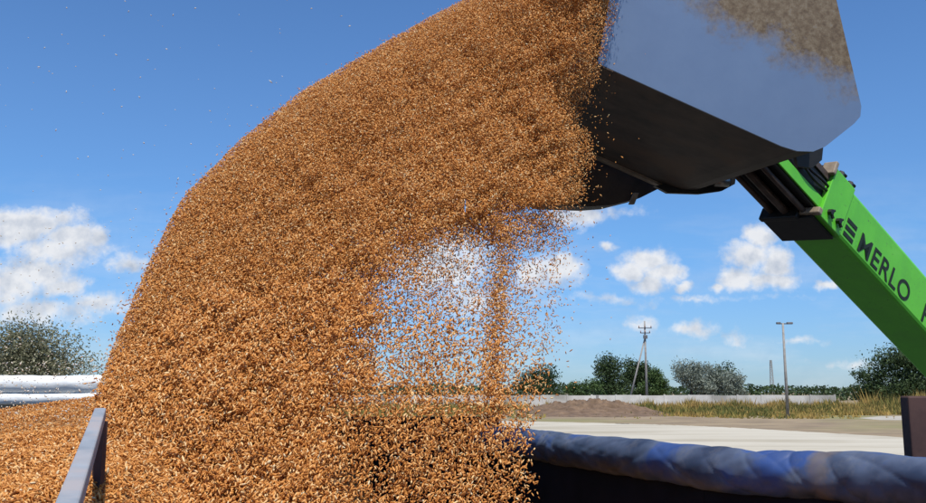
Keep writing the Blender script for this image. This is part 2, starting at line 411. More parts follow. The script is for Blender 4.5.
# wear skid beyond the far side: curved underside bracket
def sk(px, py, k): return on_plane(px, py, heel + A*k, AU)
bm = bmesh.new()
pl = [sk(*q, 1.10) for q in ((500,190), (545,205), (590,206.5), (612,205), (640,198), (664,186), (664,168), (630,148), (560,118), (500,110))]
prism(bm, pl, AU*.35); part('skid_bracket', bm, M['dark_steel'], bk)
bm = bmesh.new(); obox(bm, sk(633, 199, 1.09), (sk(640,199,1.09)-sk(633,199,1.09)).normalized(), AU, upn, (-.022, .022), (-.03, .0), (-.05, .05), .004); part('bracket_lug', bm, M['edge_steel'], bk)
# hinge hardware at the heel
def ax(px, py, k): return on_plane(px, py, heel + A*k, AU)
for k in (.30, .62):
    bm = bmesh.new()
    prism(bm, [ax(*q, k) for q in ((795,150), (818,132), (824,140), (822,160), (812,168), (798,166))], AU*.04)
    part('hinge_plate', bm, M['black'], bk)
bm = bmesh.new(); c0 = ax(722, 182, .93); e1b = (ax(740,182,.93)-c0).normalized()
tube(bm, [c0 - e1b*.06 + AU*.0, c0 + e1b*.05], [.035, .04], 16); part('hinge_pin', bm, M['chrome'], bk, True)
bm = bmesh.new(); 
prism(bm, [ax(*q, .95) for q in ((655,186), (700,176), (728,172), (736,176), (735,184), (722,191), (700,194), (668,193))], AU*.05)
part('pin_housing', bm, M['black'], bk)

# ------------------------------------------------------------------ boom
# the boom's own orthogonal frame, recovered from three of its edges meeting at one corner
DB = 6.5
B0 = P(838, 236, DB)
def _res(v):
    a = P(926, 332, v[0])-B0; b = P(853.5, 191, v[1])-B0; c = P(789, 238, v[2])-B0
    return np.array([a.dot(b)/(a.length*b.length), a.dot(c)/(a.length*c.length), b.dot(c)/(b.length*c.length)])
v_ = np.array([DB+.8, DB+.15, DB+.25])
for _ in range(60):
    f0 = _res(v_); J = np.zeros((3, 3))
    for k in range(3):
        w_ = v_.copy(); w_[k] += 1e-4; J[:, k] = (_res(w_)-f0)/1e-4
    st = np.linalg.solve(J, -f0); v_ = v_ + np.clip(st, -.15, .15)
e1 = (P(926, 332, v_[0])-B0).normalized(); e2 = (P(853.5, 191, v_[1])-B0); hB = e2.length; e2.normalize()
AB = (P(789, 238, v_[2])-B0); BW = AB.length; AB.normalize()
print('boom solve', v_, _res(v_), 'h', hB, 'w', BW, 'e1', e1, 'AB', AB)
def bp_(px, py): return on_plane(px, py, B0, AB)
def uv_of(px, py):
    p = bp_(px, py); return (p-B0).dot(e1), (p-B0).dot(e2)
boom = thing('telehandler_boom', 'bright green telescopic boom slanting up to the tipped bucket', 'boom', B0)
UF = uv_of(820, 211)[0]; print('UF', UF)
bm = bmesh.new(); obox(bm, B0, e1, e2, AB, (-.01, 4.6), (0, hB), (0, BW), .028); part('outer_section', bm, M['green'], boom)
bm = bmesh.new(); obox(bm, B0, e1, e2, AB, (UF, 0), (-.006, hB+.012), (-.014, BW*.4), .006); part('collar_plate', bm, M['green'], boom)
bm = bmesh.new(); obox(bm, B0, e1, e2, AB, (UF-.02, .0), (-.03, -.004), (.03, BW+.05), .006)
obox(bm, B0, e1, e2, AB, (UF-.07, UF-.022), (-.055, .05), (.13, BW+.04), .01)
obox(bm, B0, e1, e2, AB, (UF-.03, .0), (-.02, hB*.9), (BW+.003, BW+.06), .006); part('wear_pad_block', bm, M['black'], boom)
bm = bmesh.new(); obox(bm, B0, e1, e2, AB, (UF-.02, .0), (hB+.014, hB+.04), (.06, BW), .006); part('top_pad', bm, M['black'], boom)
for (u, v) in ((UF*.72, .075), (UF*.30, .075), (UF*.62, hB), (UF*.15, hB)):
    bm = bmesh.new(); c = B0 + e1*u + e2*v
    if v < hB/2:
        tube(bm, [c - AB*.012, c - AB*.045], .022, 6); tube(bm, [c - AB*.03, c - AB*.034 + e1*.040 - e2*.03], .013, 6); tube(bm, [c - AB*.03, c - AB*.034 + e1*.03 + e2*.03], .011, 6)
    else:
        tube(bm, [c + e2*.008 + AB*.02, c + e2*.05 + AB*.02], .026, 6); tube(bm, [c + e2*.045 + AB*.02, c + e2*.055 + AB*.02 + e1*.06], .015, 6)
    part('clamp_bolt', bm, M['black'], boom)
bm = bmesh.new(); c = B0 + e1*UF
obox(bm, c, e1, e2, AB, (-.04, -.004), (hB-.06, hB+.045), (-.03, .08), .008); part('slide_shoe', bm, M['edge_steel'], boom)
bm = bmesh.new(); obox(bm, c, e1, e2, AB, (-.05, -.004), (-.01, .04), (-.03, .20), .008)
part('slide_shoe', bm, M['edge_steel'], boom)
LI = UF - .66
bm = bmesh.new(); obox(bm, B0, e1, e2, AB, (LI, -.02), (.04, hB-.04), (.03, BW-.03), .015); part('inner_section', bm, M['black'], boom)
bm = bmesh.new(); obox(bm, B0, e1, e2, AB, (LI, -.03), (.06, hB*.36), (.012, .028), .004); part('green_side_rail', bm, M['green'], boom)
bm = bmesh.new(); obox(bm, B0, e1, e2, AB, (LI, -.03), (hB-.10, hB-.05), (.016, .028), .004); part('upper_side_rail', bm, M['rod'], boom)
for (v, w, r_) in ((.015, BW*.25, .022), (.005, BW*.58, .030), (.01, BW-.05, .022)):
    bm = bmesh.new(); tube(bm, [B0 + e1*LI + e2*v + AB*w, B0 + e1*(-.02) + e2*v + AB*w], r_, 12); part('hydraulic_rod', bm, M['rod'], boom, True)
# hoses running along the side into the collar
for q_ in (0, 1):
    bm = bmesh.new(); hp = []
    for i in range(15):
        t_ = i/14; hp.append(B0 + e1*(LI + (UF-LI)*t_) + e2*(hB*.5 + .03*q_ + .018*math.sin(t_*7+q_)) - AB*(-.004 + .014*math.sin(math.pi*t_)))
    tube(bm, hp, .010, 8); part('hydraulic_hose', bm, M['black'], boom, True)
# lettering on the near side face
def text_part(body, m0, m1, vb, vt, root, name='lettering'):
    cu = bpy.data.curves.new('txt', 'FONT'); cu.body = body; cu.size = 1; cu.extrude = .01; cu.space_character = 1.06; cu.offset = .010
    t = bpy.data.objects.new('txt', cu); COL.objects.link(t)
    bpy.context.view_layer.update()
    me = bpy.data.meshes.new_from_object(t.evaluated_get(bpy.context.evaluated_depsgraph_get()))
    bpy.data.objects.remove(t)
    xs = [v.co.x for v in me.vertices]; ys = [v.co.y for v in me.vertices]
    x0_, x1_, y0_, y1_ = min(xs), max(xs), min(ys), max(ys)
    for vv in me.vertices:
        c = vv.co.copy()
        vv.co = e1*(m0 + (c.x-x0_)/(x1_-x0_)*(m1-m0)) + e2*(vb + (c.y-y0_)/(y1_-y0_)*(vt-vb)) - AB*(.003 + c.z*.08)
    me.name = name; me.materials.append(M['decal'])
    o = bpy.data.objects.new(name, me); link(o, root)
    return o
uM, vM = uv_of(857.5, 247); uO, vO = uv_of(905.5, 307); uT, vT = uv_of(864, 230)
print('text uv', uM, vM, uO, vO, uT, vT, hB)
vb = (vM+vO)/2; vt = vb + max(.09, vT-vM)
text_part('MERLO', uM, uO, vb, vt, boom)
uP = uv_of(921, 318)[0]
text_part('P', uP, uP+(uO-uM)*.16, vb, vt, boom)
bm = bmesh.new(); uE0 = uv_of(845, 227)[0]; uE1 = uE0 + (uO-uM)*.17
for j in range(3):
    hh = (vt-vb)
    obox(bm, B0, e1, e2, AB, (uE0, uE1), (vb+hh*(.02+j*.36), vb+hh*(.22+j*.36)), (-.004, -.001))
part('emblem_bars', bm, M['decal'], boom)

# ------------------------------------------------------------------ truck body under the grain
truck = thing('grain_truck', 'black open truck body catching the pouring grain', 'truck', (0, 3, 0))
RL = [Vector(q) for q in ((1.95,.9,2.655), (1.26,2.45,2.655), (.82,3.12,2.65), (.27,4.6,2.65), (.10,5.08,2.65))]
bm = bmesh.new()
obox(bm, Vector((0,0,0)), X, Y, Z, (-3.4, .20), (5.06, 5.12), (1.25, 2.765), .01); part('head_board', bm, M['truck_paint'], truck)
bm = bmesh.new()
for a_, b_ in zip(RL[:-1], RL[1:]):
    t = (b_-a_); ln = t.length; t = Vector((t.x, t.y, 0)).normalized(); n_ = Vector((t.y, -t.x, 0))
    obox(bm, Vector((a_.x, a_.y, 0)), t, n_, Z, (0, ln), (-.01, .04), (1.25, 2.62))
part('side_board', bm, M['truck_paint'], truck)
bm = bmesh.new(); box(bm, (-3.45, .7, 1.2), (1.95, 5.1, 1.248)); part('load_floor', bm, M['truck_paint'], truck)
bm = bmesh.new(); box(bm, (-3.45, .62, 1.25), (2.0, .69, 2.3), .01); box(bm, (-3.46, .7, 1.25), (-3.4, 5.05, 2.55), .01); part('near_board', bm, M['truck_paint'], truck)
bm = bmesh.new(); box(bm, (-3.3, 1.8, .85), (.3, 3.9, 1.19)); part('chassis', bm, M['black'], truck)
for x_ in (-2.7, -.6):
    for y_ in (1.3, 4.3):
        bm = bmesh.new(); tube(bm, [Vector((x_, y_-.15, .5)), Vector((x_, y_+.15, .5))], .5, 24); part('wheel', bm, M['tyre'], truck)
# rolled tarpaulin along the side board
def spline(pts, n):
    out = []
    for i in range(n+1):
        t = i/n*(len(pts)-1); k = min(int(t), len(pts)-2); f = t-k
        p0_, p1_, p2_, p3_ = pts[max(k-1,0)], pts[k], pts[k+1], pts[min(k+2, len(pts)-1)]
        out.append(.5*((2*p1_) + (p2_-p0_)*f + (2*p0_-5*p1_+4*p2_-p3_)*f*f + (3*p1_-p0_-3*p2_+p3_)*f*f*f))
    return out
def vm2(N, L, src, pt, nz_):
    # distance along the roll from a stained band, broken up by noise
    t = (Vector((.82,3.12,0))-Vector((1.26,2.45,0))).normalized()
    d = N.new('ShaderNodeVectorMath'); d.operation = 'DOT_PRODUCT'; L.new(src, d.inputs[0]); d.inputs[1].default_value = t
    a = N.new('ShaderNodeMath'); a.operation = 'SUBTRACT'; L.new(d.outputs['Value'], a.inputs[0]); a.inputs[1].default_value = pt.x*t.x + pt.y*t.y
    b = N.new('ShaderNodeMath'); b.operation = 'MULTIPLY_ADD'; L.new(nz_, b.inputs[0]); b.inputs[1].default_value = .16; b.inputs[2].default_value = -.08
    c = N.new('ShaderNodeMath'); c.operation = 'ADD'; L.new(a.outputs[0], c.inputs[0]); L.new(b.outputs[0], c.inputs[1])
    e = N.new('ShaderNodeMath'); e.operation = 'ABSOLUTE'; L.new(c.outputs[0], e.inputs[0]); return e.outputs[0]
def tarp_mat():
    m, N, L, B = newmat('blue_tarp')
    tc = N.new('ShaderNodeTexCoord')
    n = N.new('ShaderNodeTexNoise'); n.inputs['Scale'].default_value = 3.0; n.inputs['Detail'].default_value = 6; L.new(tc.outputs['Object'], n.inputs[0])
    r = ramp(N, [(.38, (.030,.045,.085)), (.49, (.08,.105,.165)), (.55, (.03,.07,.22)), (.62, (.035,.07,.19)), (.69, (.11,.125,.17))]); L.new(n.outputs[0], r.inputs[0])
    n2 = N.new('ShaderNodeTexNoise'); n2.inputs['Scale'].default_value = 9; n2.inputs['Detail'].default_value = 9; n2.inputs['Roughness'].default_value = .7; L.new(tc.outputs['Object'], n2.inputs[0])
    r2 = ramp(N, [(.52, (0,0,0)), (.75, (.4,)*3)]); L.new(n2.outputs[0], r2.inputs[0])
    mx = N.new('ShaderNodeMix'); mx.data_type = 'RGBA'; L.new(r2.outputs[0], mx.inputs[0]); L.new(r.outputs[0], mx.inputs[6]); mx.inputs[7].default_value = (.22,.21,.20,1)
    
    stp = P(842, 455, 2.75)
    ds = vm2(N, L, tc.outputs['Object'], stp, n2.outputs[0])
    rs = ramp(N, [(.012, (.45,)*3), (.04, (0,0,0))]); L.new(ds, rs.inputs[0])
    mx2 = N.new('ShaderNodeMix'); mx2.data_type = 'RGBA'; L.new(rs.outputs[0], mx2.inputs[0]); L.new(mx.outputs[2], mx2.inputs[6]); mx2.inputs[7].default_value = (.19,.13,.08,1)
    L.new(mx2.outputs[2], B.inputs['Base Color']); B.inputs['Roughness'].default_value = .55
    nb = N.new('ShaderNodeTexNoise'); nb.noise_type = 'RIDGED_MULTIFRACTAL'; nb.normalize = False; nb.inputs['Scale'].default_value = 5.5; nb.inputs['Detail'].default_value = 5; nb.inputs['Roughness'].default_value = .55; nb.inputs['Distortion'].default_value = .5
    mpp = N.new('ShaderNodeMapping'); mpp.inputs['Rotation'].default_value = (.5, .3, .9); mpp.inputs['Scale'].default_value = (1.6, .55, 1); L.new(tc.outputs['Object'], mpp.inputs[0]); L.new(mpp.outputs[0], nb.inputs[0])
    b = N.new('ShaderNodeBump'); b.inputs['Strength'].default_value = 1.0; b.inputs['Distance'].default_value = .022; L.new(nb.outputs[0], b.inputs['Height']); L.new(b.outputs[0], B.inputs['Normal'])
    return m
def roll(name, pts, R, mat, n=520, seg=72, amp=1.0, seed=1):
    bm = bmesh.new(); cs = spline(pts, n); L_ = 0; rings = []
    for i, p in enumerate(cs):
        if i: L_ += (p-cs[i-1]).length
        t = (cs[min(i+1, n)]-cs[max(i-1, 0)]).normalized(); a = t.cross(Z).normalized(); b = a.cross(t)
        ring = []
        for k in range(seg):
            th = 2*math.pi*k/seg
            w1 = math.sin(L_*15 + th*2.2 + 1.3*math.sin(L_*4.1+seed)); w2 = math.sin(L_*31 - th*3.1 + 2*math.sin(L_*6.3)); w3 = math.sin(L_*6.2 + th + seed)
            fold = abs(math.sin(L_*9.5 + th*1.4 + 1.1*math.sin(L_*2.7+th)))**.35
            r_ = R*(1 + amp*(.022*w1 + .03*w3 + .045*nz(L_*7, th*1.5, 1, seed+3) - .13*(1-fold)*(.5+.5*nz(L_*2.1, th*.5, 1, 7)) - .17*(1-abs(math.sin(L_*13 + th*.8 + 5.2*math.sin(L_*2.3+2)+1.2*math.sin(th+L_)))**.35)*max(0, .3+.9*nz(L_*2.9, th*.7, 1, 12)) - .11*(1-abs(math.sin(L_*23 - th*1.7 + 5.1*math.sin(L_*3.1)))**.5)*max(0, .3+nz(L_*4.1, th, 1, 4))))
            # sag: flatter top, heavier bottom
            off = a*math.cos(th)*r_*1.02 + b*math.sin(th)*r_*(.95 if math.sin(th) > 0 else 1.12)
            ring.append(bm.verts.new(p + off))
        rings.append(ring)
    for i in range(n):
        for k in range(seg): bm.faces.new([rings[i][k], rings[i][(k+1) % seg], rings[i+1][(k+1) % seg], rings[i+1][k]])
    bm.faces.new(rings[0]); bm.faces.new(rings[-1][::-1])
    return build(name, bm, mat, None, True)
o = roll('rolled_tarp', [q + Vector((0,0,.006)) for q in RL], .071, tarp_mat())
tag(o, 'wrinkled blue grey tarpaulin rolled along the top of the truck side', 'tarpaulin')
# straps
# steel stake rising behind the roll at the right
bm = bmesh.new(); q = P(918, 453, 3.05); box(bm, (q.x-.034, q.y-.03, 1.2), (q.x+.05, q.y+.03, P(918, 396, 3.05).z), .006)
o = build('steel_stake', bm, M['rust_brown']); tag(o, 'dark brown steel stake standing behind the blue tarpaulin roll', 'stake')
# grey steel rail
rail = thing('guard_rail', 'grey square steel rail reaching into the falling grain', 'rail', P(80, 503, 1.5))
ra = P(100, 414, 2.1); rb = P(61, 530, .95)
t = (rb-ra).normalized(); sd = t.cross(Z).normalized(); un = sd.cross(t)
if un.z < 0: un = -un
bm = bmesh.new(); obox(bm, ra, t, sd, un, (0, (rb-ra).length+.5), (-.0125, .0125), (-.014, .014), .003); part('rail_bar', bm, M['steel'], rail)
bm = bmesh.new(); obox(bm, ra, X, Y, Z, (-.006, .014), (-.012, .016), (-1.0, -.016), .002); part('support_post', bm, M['rust_brown'], rail)

# ------------------------------------------------------------------ white trailer parked behind at the left
tr = thing('white_trailer', 'pale trailer with white rolled cover behind the grain heap', 'trailer', (-5.0, 8.5, 0))
zt = P(0, 376, 8.0).z + .0
def wr(pts, R, name, mat, seed):
    o = roll(name, pts, R, mat, 260, 32, .8, seed)
    o.parent = tr; o.matrix_parent_inverse = Matrix.Translation(-Vector(tr.location)); return o
wr([Vector((-8.5, 8.0, zt-.10)), Vector((-5.5, 8.0, zt-.085)), Vector((-4, 7.95, zt-.07)), Vector((-2.0, 7.9, zt-.06))], .078, 'rolled_cover', M['white_tarp'], 3)
wr([Vector((-8.5, 7.98, zt-.235)), Vector((-5.5, 7.98, zt-.22)), Vector((-4, 7.93, zt-.195)), Vector((-2.0, 7.88, zt-.18))], .048, 'lower_fold', M['white_tarp'], 5)
bm = bmesh.new(); box(bm, (-8.6, 8.04, .9), (-2.0, 8.10, zt-.12), .01); box(bm, (-8.6, 8.12, .9), (-2.0, 10.2, zt-.25)); part('body_side', bm, M['grey_board'], tr)
bm = bmesh.new(); box(bm, (-8.4, 8.3, .6), (-2.2, 10.0, .89)); part('chassis', bm, M['black'], tr)
for x_ in (-7.6, -3.2):
    bm = bmesh.new(); tube(bm, [Vector((x_, 8.2, .45)), Vector((x_, 8.5, .45))], .45, 24); part('wheel', bm, M['tyre'], tr)

# ------------------------------------------------------------------ setting
def gridmesh(name, x0, x1, y0, y1, nx, ny, zf, mat):
    xs, ys = np.meshgrid(np.linspace(x0, x1, nx), np.linspace(y0, y1, ny)); zs = zf(xs, ys)
    V = np.stack([xs.ravel(), ys.ravel(), zs.ravel()], 1); i = (np.arange(ny-1)[:, None]*nx + np.arange(nx-1)[None]).ravel()
    return np_mesh(name, V, np.stack([i, i+1, i+nx+1, i+nx], 1), mat, smooth=True)
g = gridmesh('ground', -3000, 3000, -200, 5000, 40, 40, lambda x, y: x*0, M['soil']); g['kind'] = 'structure'
bm = bmesh.new(); vs = []
for i in range(72):
    a = 2*math.pi*i/72; r_ = 25 + 1.6*nz(math.cos(a)*4, math.sin(a)*4, 1, 3); vs.append(bm.verts.new((math.cos(a)*r_*1.5, 2+math.sin(a)*r_, .008)))
bm.faces.new(vs); o = build('unseen_bounce_damper', bm, M['bounce_damper']); o['kind'] = 'structure'  # dark ground added out of view to cut light bounced onto undersides

def ground_pt(px, py):
    r = ray(px, py); return CAM + r * (-CAMZ / r.z)
cp = [ground_pt(515, 421), ground_pt(620, 423.5), ground_pt(720, 427), ground_pt(908, 437.5)]
dirn = (cp[3]-cp[2]); far_r = cp[3] + dirn*1.5
dl = (cp[0]-cp[1]); far_l = cp[0] + dl.normalized()*120
edge = [far_l] + cp + [far_r]
bm = bmesh.new()
es = spline(edge, 160); vs = []
for i, p in enumerate(es):
    jag = .9*nz(i*.9, 0, 1, 2) + .5*nz(i*2.3, 3, 1, 5)
    vs.append(bm.verts.new((p.x, p.y + jag, .004)))
vs += [bm.verts.new((200, 24, .004)), bm.verts.new((60, 27, .004)), bm.verts.new((0, 29, .004)), bm.verts.new((-160, 30, .004))]
bm.faces.new(vs); o = build('concrete_apron', bm, M['concrete']); o['kind'] = 'structure'
bm = bmesh.new(); c = [ground_pt(*q) for q in ((858,418), (880,416.3), (905,416), (960,416.6), (990,421), (905,420.2), (880,420))]
bm.faces.new([bm.verts.new((p.x, p.y, .006)) for p in c]); o = build('gravel_path', bm, M['dry_patch']); o['kind'] = 'structure'
# soil mound
pm = ground_pt(592, 414)
def moundz(x, y):
    u = (x-pm.x)/11.5; v = (y-pm.y)/9
    b = 1.5*np.exp(-(((x-pm.x-1)/4.6)**2+v*v)*1.1) + 1.15*np.exp(-(((x-pm.x+5.5)/5)**2+v*v)) + .7*np.exp(-(((x-pm.x-6)/3.6)**2+v*v*1.6))
    return b*(1+.16*np.sin(x*1.9)*np.cos(y*1.3)+.10*np.sin(x*4.7+y*3)+.05*np.sin(x*9+y)+.16*fbm2(x, y, 1.6, 91)) - .12
o = gridmesh('soil_mound', pm.x-26, pm.x+26, pm.y-14, pm.y+14, 260, 110, moundz, M['mound']); tag(o, 'low brown mound of dug soil in front of the pale wall', 'soil mound')
# boundary wall
YW = 150.0
zw = P(600, 395.2, YW).z
wl = thing('boundary_wall', 'long pale concrete panel wall beyond the dry grass', 'wall', (0, YW, 0))
xw0, xw1 = P(300, 396, YW).x, P(842, 397, YW).x
bm = bmesh.new(); x_ = xw0; i = 0
nP = int((xw1-xw0)/4)
for i in range(nP):
    a = xw0 + i*4
    dz = .05*math.sin(i*2.1) 
    box(bm, (a+.1, YW, -.1), (a+3.9, YW+.15, zw+dz), .02)
part('wall_panels', bm, M['wall'], wl)
for i in range(nP+1):
    bm = bmesh.new(); a = xw0 + i*4; box(bm, (a-.13, YW-.08, -.1), (a+.13, YW+.2, zw+.12)); part('wall_post', bm, M['wall'], wl)

def leaves(C, size, mat, name, parent, droop=0.0):
    n = len(C); s = size * RNG.uniform(.6, 1.3, n)
    a = RNG.normal(size=(n, 3)); a /= np.linalg.norm(a, axis=1, keepdims=True)
    r = RNG.normal(size=(n, 3)); b = np.cross(a, r); b /= np.linalg.norm(b, axis=1, keepdims=True)
    s3 = s[:, None]
    V = np.stack([C - a*s3, C + b*s3*.45, C + a*s3, C - b*s3*.45], 1)
    V[:, 1] += (np.cross(a, b)*s3*.12)
    T = (np.arange(n)*4)[:, None] + np.arange(4)[None]
    tint = np.repeat(np.clip(RNG.normal(.5, .22, n), 0, 1), 4)
    return np_mesh(name, V.reshape(-1, 3), T, mat, tint, parent)
LM = {
 'dark': attr_mat('leaf_dark', [(0, (.018,.032,.012)), (.5, (.040,.068,.022)), (1, (.085,.125,.042))], .6, .3, .15),
 'mid': attr_mat('leaf_mid', [(0, (.035,.062,.018)), (.5, (.075,.125,.035)), (1, (.12,.19,.06))], .6, .3, .2),
 'silver': attr_mat('leaf_silver', [(0, (.09,.11,.08)), (.5, (.20,.23,.18)), (1, (.34,.37,.31))], .6, .3, .15),
 'dusty': attr_mat('leaf_dusty', [(0, (.06,.065,.032)), (.5, (.165,.165,.09)), (1, (.36,.33,.22))], .6, .3, .15),
 'grass': attr_mat('dry_grass', [(0, (.12,.13,.035)), (.25, (.24,.20,.055)), (.5, (.42,.29,.085)), (.85, (.46,.29,.10)), (1, (.50,.40,.20))], .8, .2, .2),
}
def lobes_for(h, w, nl, low=.25, rs=1.0):
    L_ = []
    for i in range(nl):
        a = RNG.uniform(0, 2*math.pi); zz = RNG.uniform(low, .88); rr = (1-abs(zz-.5)*1.1)*RNG.uniform(.25, .8)
        L_.append((math.cos(a)*rr*w/2*.8, math.sin(a)*rr*w/2*.8, zz*h, RNG.uniform(.14, .27)*w*rs, RNG.uniform(.09, .17)*h*rs))
    L_.append((0, 0, h*.62, w*.26*rs, h*.22*rs))
    return L_
def tree(name, label, px0, px1, ytop, Yd, kind, n=3500, leaf=.22, nl=14, low=.25, group=None, cat='tree', rs=1.0):
    x0 = P(px0, ytop, Yd).x; x1 = P(px1, ytop, Yd).x; h = P(px0, ytop, Yd).z; w = x1-x0; cx = (x0+x1)/2
    root = thing(name, label, cat, (cx, Yd, 0), group)
    L_ = lobes_for(h, w, nl, low, rs); wts = np.array([l[3]**2*l[4] for l in L_]); wts /= wts.sum()
    idx = RNG.choice(len(L_), n, p=wts); La = np.array(L_)[idx]
    d = RNG.normal(size=(n, 3)); d /= np.linalg.norm(d, axis=1, keepdims=True); r = RNG.random(n)**.45
    d *= r[:, None]
    C = np.stack([La[:, 0] + d[:, 0]*La[:, 3], La[:, 1] + d[:, 1]*La[:, 3], La[:, 2] + d[:, 2]*La[:, 4]], 1)
    C *= 1 + .06*RNG.normal(size=(n, 1))
    C[:, 2] = np.abs(C[:, 2])
    C[:, 2] *= h*.99/np.percentile(C[:, 2], 99.6)
    sx = w/ (np.percentile(C[:, 0], 99)-np.percentile(C[:, 0], 1)); C[:, 0] *= sx
    leaves(C, leaf, LM[kind], 'crown', root)
    bm = bmesh.new(); tr_ = h*.022
    tube(bm, [Vector((0,0,-.1)), Vector((.02*w,0,h*.25)), Vector((-.01*w,0,h*.5)), Vector((0,0,h*.8))], [tr_*1.3, tr_, tr_*.6, tr_*.15], 8)
    for l in L_[:8]:
        z0 = h*RNG.uniform(.15, .45); e = Vector((l[0], l[1], l[2])); s_ = Vector((0,0,z0))
        tube(bm, [s_, s_.lerp(e, .5) + Vector((0,0,-.03*h)), e], [tr_*.55, tr_*.35, tr_*.1], 5)
    build('trunk', bm, M['bark'], root, True)
    return root
tree('bushy_tree', 'dusty grey green tree with the highest crown behind the white rolled cover', -2, 94, 320, 48, 'dusty', 22000, .08, 40, .3, rs=.75)
tree('bushy_tree', 'dusty grey green tree cut off by the left edge of the photo', -85, 22, 334, 50, 'dusty', 20000, .08, 38, .3, rs=.75)
tree('round_tree', 'small dark round tree nearest the falling grain', 520, 562, 365, 175, 'dark', 5500, .24, 12)
tree('broad_tree', 'dark tree with a lone high clump left of the braced utility pole', 592, 628, 355, 180, 'dark', 7000, .24, 13, .2)
tree('broad_tree', 'dark tree directly behind the braced utility pole', 622, 650, 359, 186, 'dark', 7000, .24, 12, .2)
tree('low_tree', 'lower dark tree between the braced pole and the silvery shrubs', 642, 668, 368, 182, 'mid', 5500, .22, 12, .15)
tree('shrub', 'low bright green shrub between the round tree and the broad trees', 562, 584, 381, 165, 'mid', 1500, .22, 9, .1, cat='shrub')
tree('shrub', 'low bright green shrub touching the broad dark trees', 580, 606, 378, 165, 'mid', 1500, .22, 9, .1, cat='shrub')
tree('silver_shrub', 'silvery grey bushy tree, widest and furthest left of the silvery row', 672, 708, 360, 165, 'silver', 8000, .20, 16, .08, cat='shrub')
tree('silver_shrub', 'silvery grey bushy tree in the middle of the silvery row', 698, 728, 364, 168, 'silver', 7000, .20, 14, .08, cat='shrub')
tree('silver_shrub', 'smaller silvery grey bush at the right end of the silvery row', 720, 746, 370, 170, 'silver', 5000, .20, 12, .08, cat='shrub')
tree('dark_tree', 'dark tree peeking up behind the silvery bushes', 700, 738, 362, 185, 'dark', 2200, .26, 9, .35)
tree('tall_tree', 'large dark tree rising beside the green boom', 862, 950, 344, 175, 'dark', 17000, .27, 34, .10)
tree('low_tree', 'lower dark tree left of the large tree by the boom', 852, 884, 370, 178, 'dark', 5500, .24, 11, .1)
# far wood
n = 26000; wx = RNG.uniform(-330, 260, n); topz = 2.9 + 2.2 + 1.6*fbm2(wx, wx*0, .10, 31) + 1.0*fbm2(wx, wx*0, .4, 32)
wz = topz*RNG.random(n)**.7; wy = RNG.uniform(300, 330, n)
o = leaves(np.stack([wx, wy, wz], 1), .75, LM['dark'], 'far_wood', None); tag(o, 'distant dark line of woodland along the horizon', 'woodland', kind='stuff')
# dry grass and weeds
def grass(name, n, sampler, h, label, wd=.06):
    xy = sampler(n); n = len(xy); hh = h*RNG.uniform(.35, 1.25, n)*np.clip(1+.75*fbm2(xy[:, 0], xy[:, 1], .8, 41) + .3*fbm2(xy[:, 0], xy[:, 1], .15, 42), .15, 2)*np.clip((xy[:, 1]-95)/38, .4, 1.3)
    a = RNG.uniform(0, math.pi, n); w = wd*RNG.uniform(.6, 1.5, n)
    lean = RNG.normal(size=(n, 2))*.25*hh[:, None]
    b0 = np.stack([xy[:, 0]-np.cos(a)*w, xy[:, 1]-np.sin(a)*w, np.zeros(n)], 1); b1 = np.stack([xy[:, 0]+np.cos(a)*w, xy[:, 1]+np.sin(a)*w, np.zeros(n)], 1)
    tp = np.stack([xy[:, 0]+lean[:, 0], xy[:, 1]+lean[:, 1], hh], 1)
    base_z = 0
    V = np.stack([b0, b1, tp], 1).reshape(-1, 3); T = (np.arange(n)*3)[:, None] + np.arange(3)[None]
    tint = np.clip(.45 + .5*fbm2(xy[:, 0], xy[:, 1], .10, 43) + .4*fbm2(xy[:, 0], xy[:, 1], .6, 44) + RNG.normal(0, .15, n), 0, 1)
    o = np_mesh(name, V, T, LM['grass'], np.repeat(tint, 3)); tag(o, label, 'grass', kind='stuff'); return o
def band(n):
    y = RNG.uniform(100, 149, n); x = RNG.uniform(-45, 110, n)
    dens = np.clip(.15 + 1.2*((y-100)/49) + .9*fbm2(x, y, .12, 51) + .8*fbm2(x, y, .6, 52), 0, 1)
    dens *= np.where(x < 22, .55, 1)*(1-.95*np.exp(-(((x-pm.x)/12)**2)))*np.where(y < 112, .4, 1)
    gp = np.abs(y-111) < 3.5
    dens = np.where((x > 45) & gp, 0.0, dens)
    k = RNG.random(n) < dens; return np.stack([x[k], y[k]], 1)
grass('dry_grass', 150000, band, .95, 'ochre and olive dry weeds in front of the pale wall', .14)
def tall(n):
    y = RNG.uniform(122, 147, n); x = RNG.uniform(62, 95, n); k = RNG.random(n) < np.exp(-((x-74)/9)**2); return np.stack([x[k], y[k]], 1)
grass('tall_weeds', 14000, tall, 1.7, 'taller golden weeds below the large dark tree', .12)

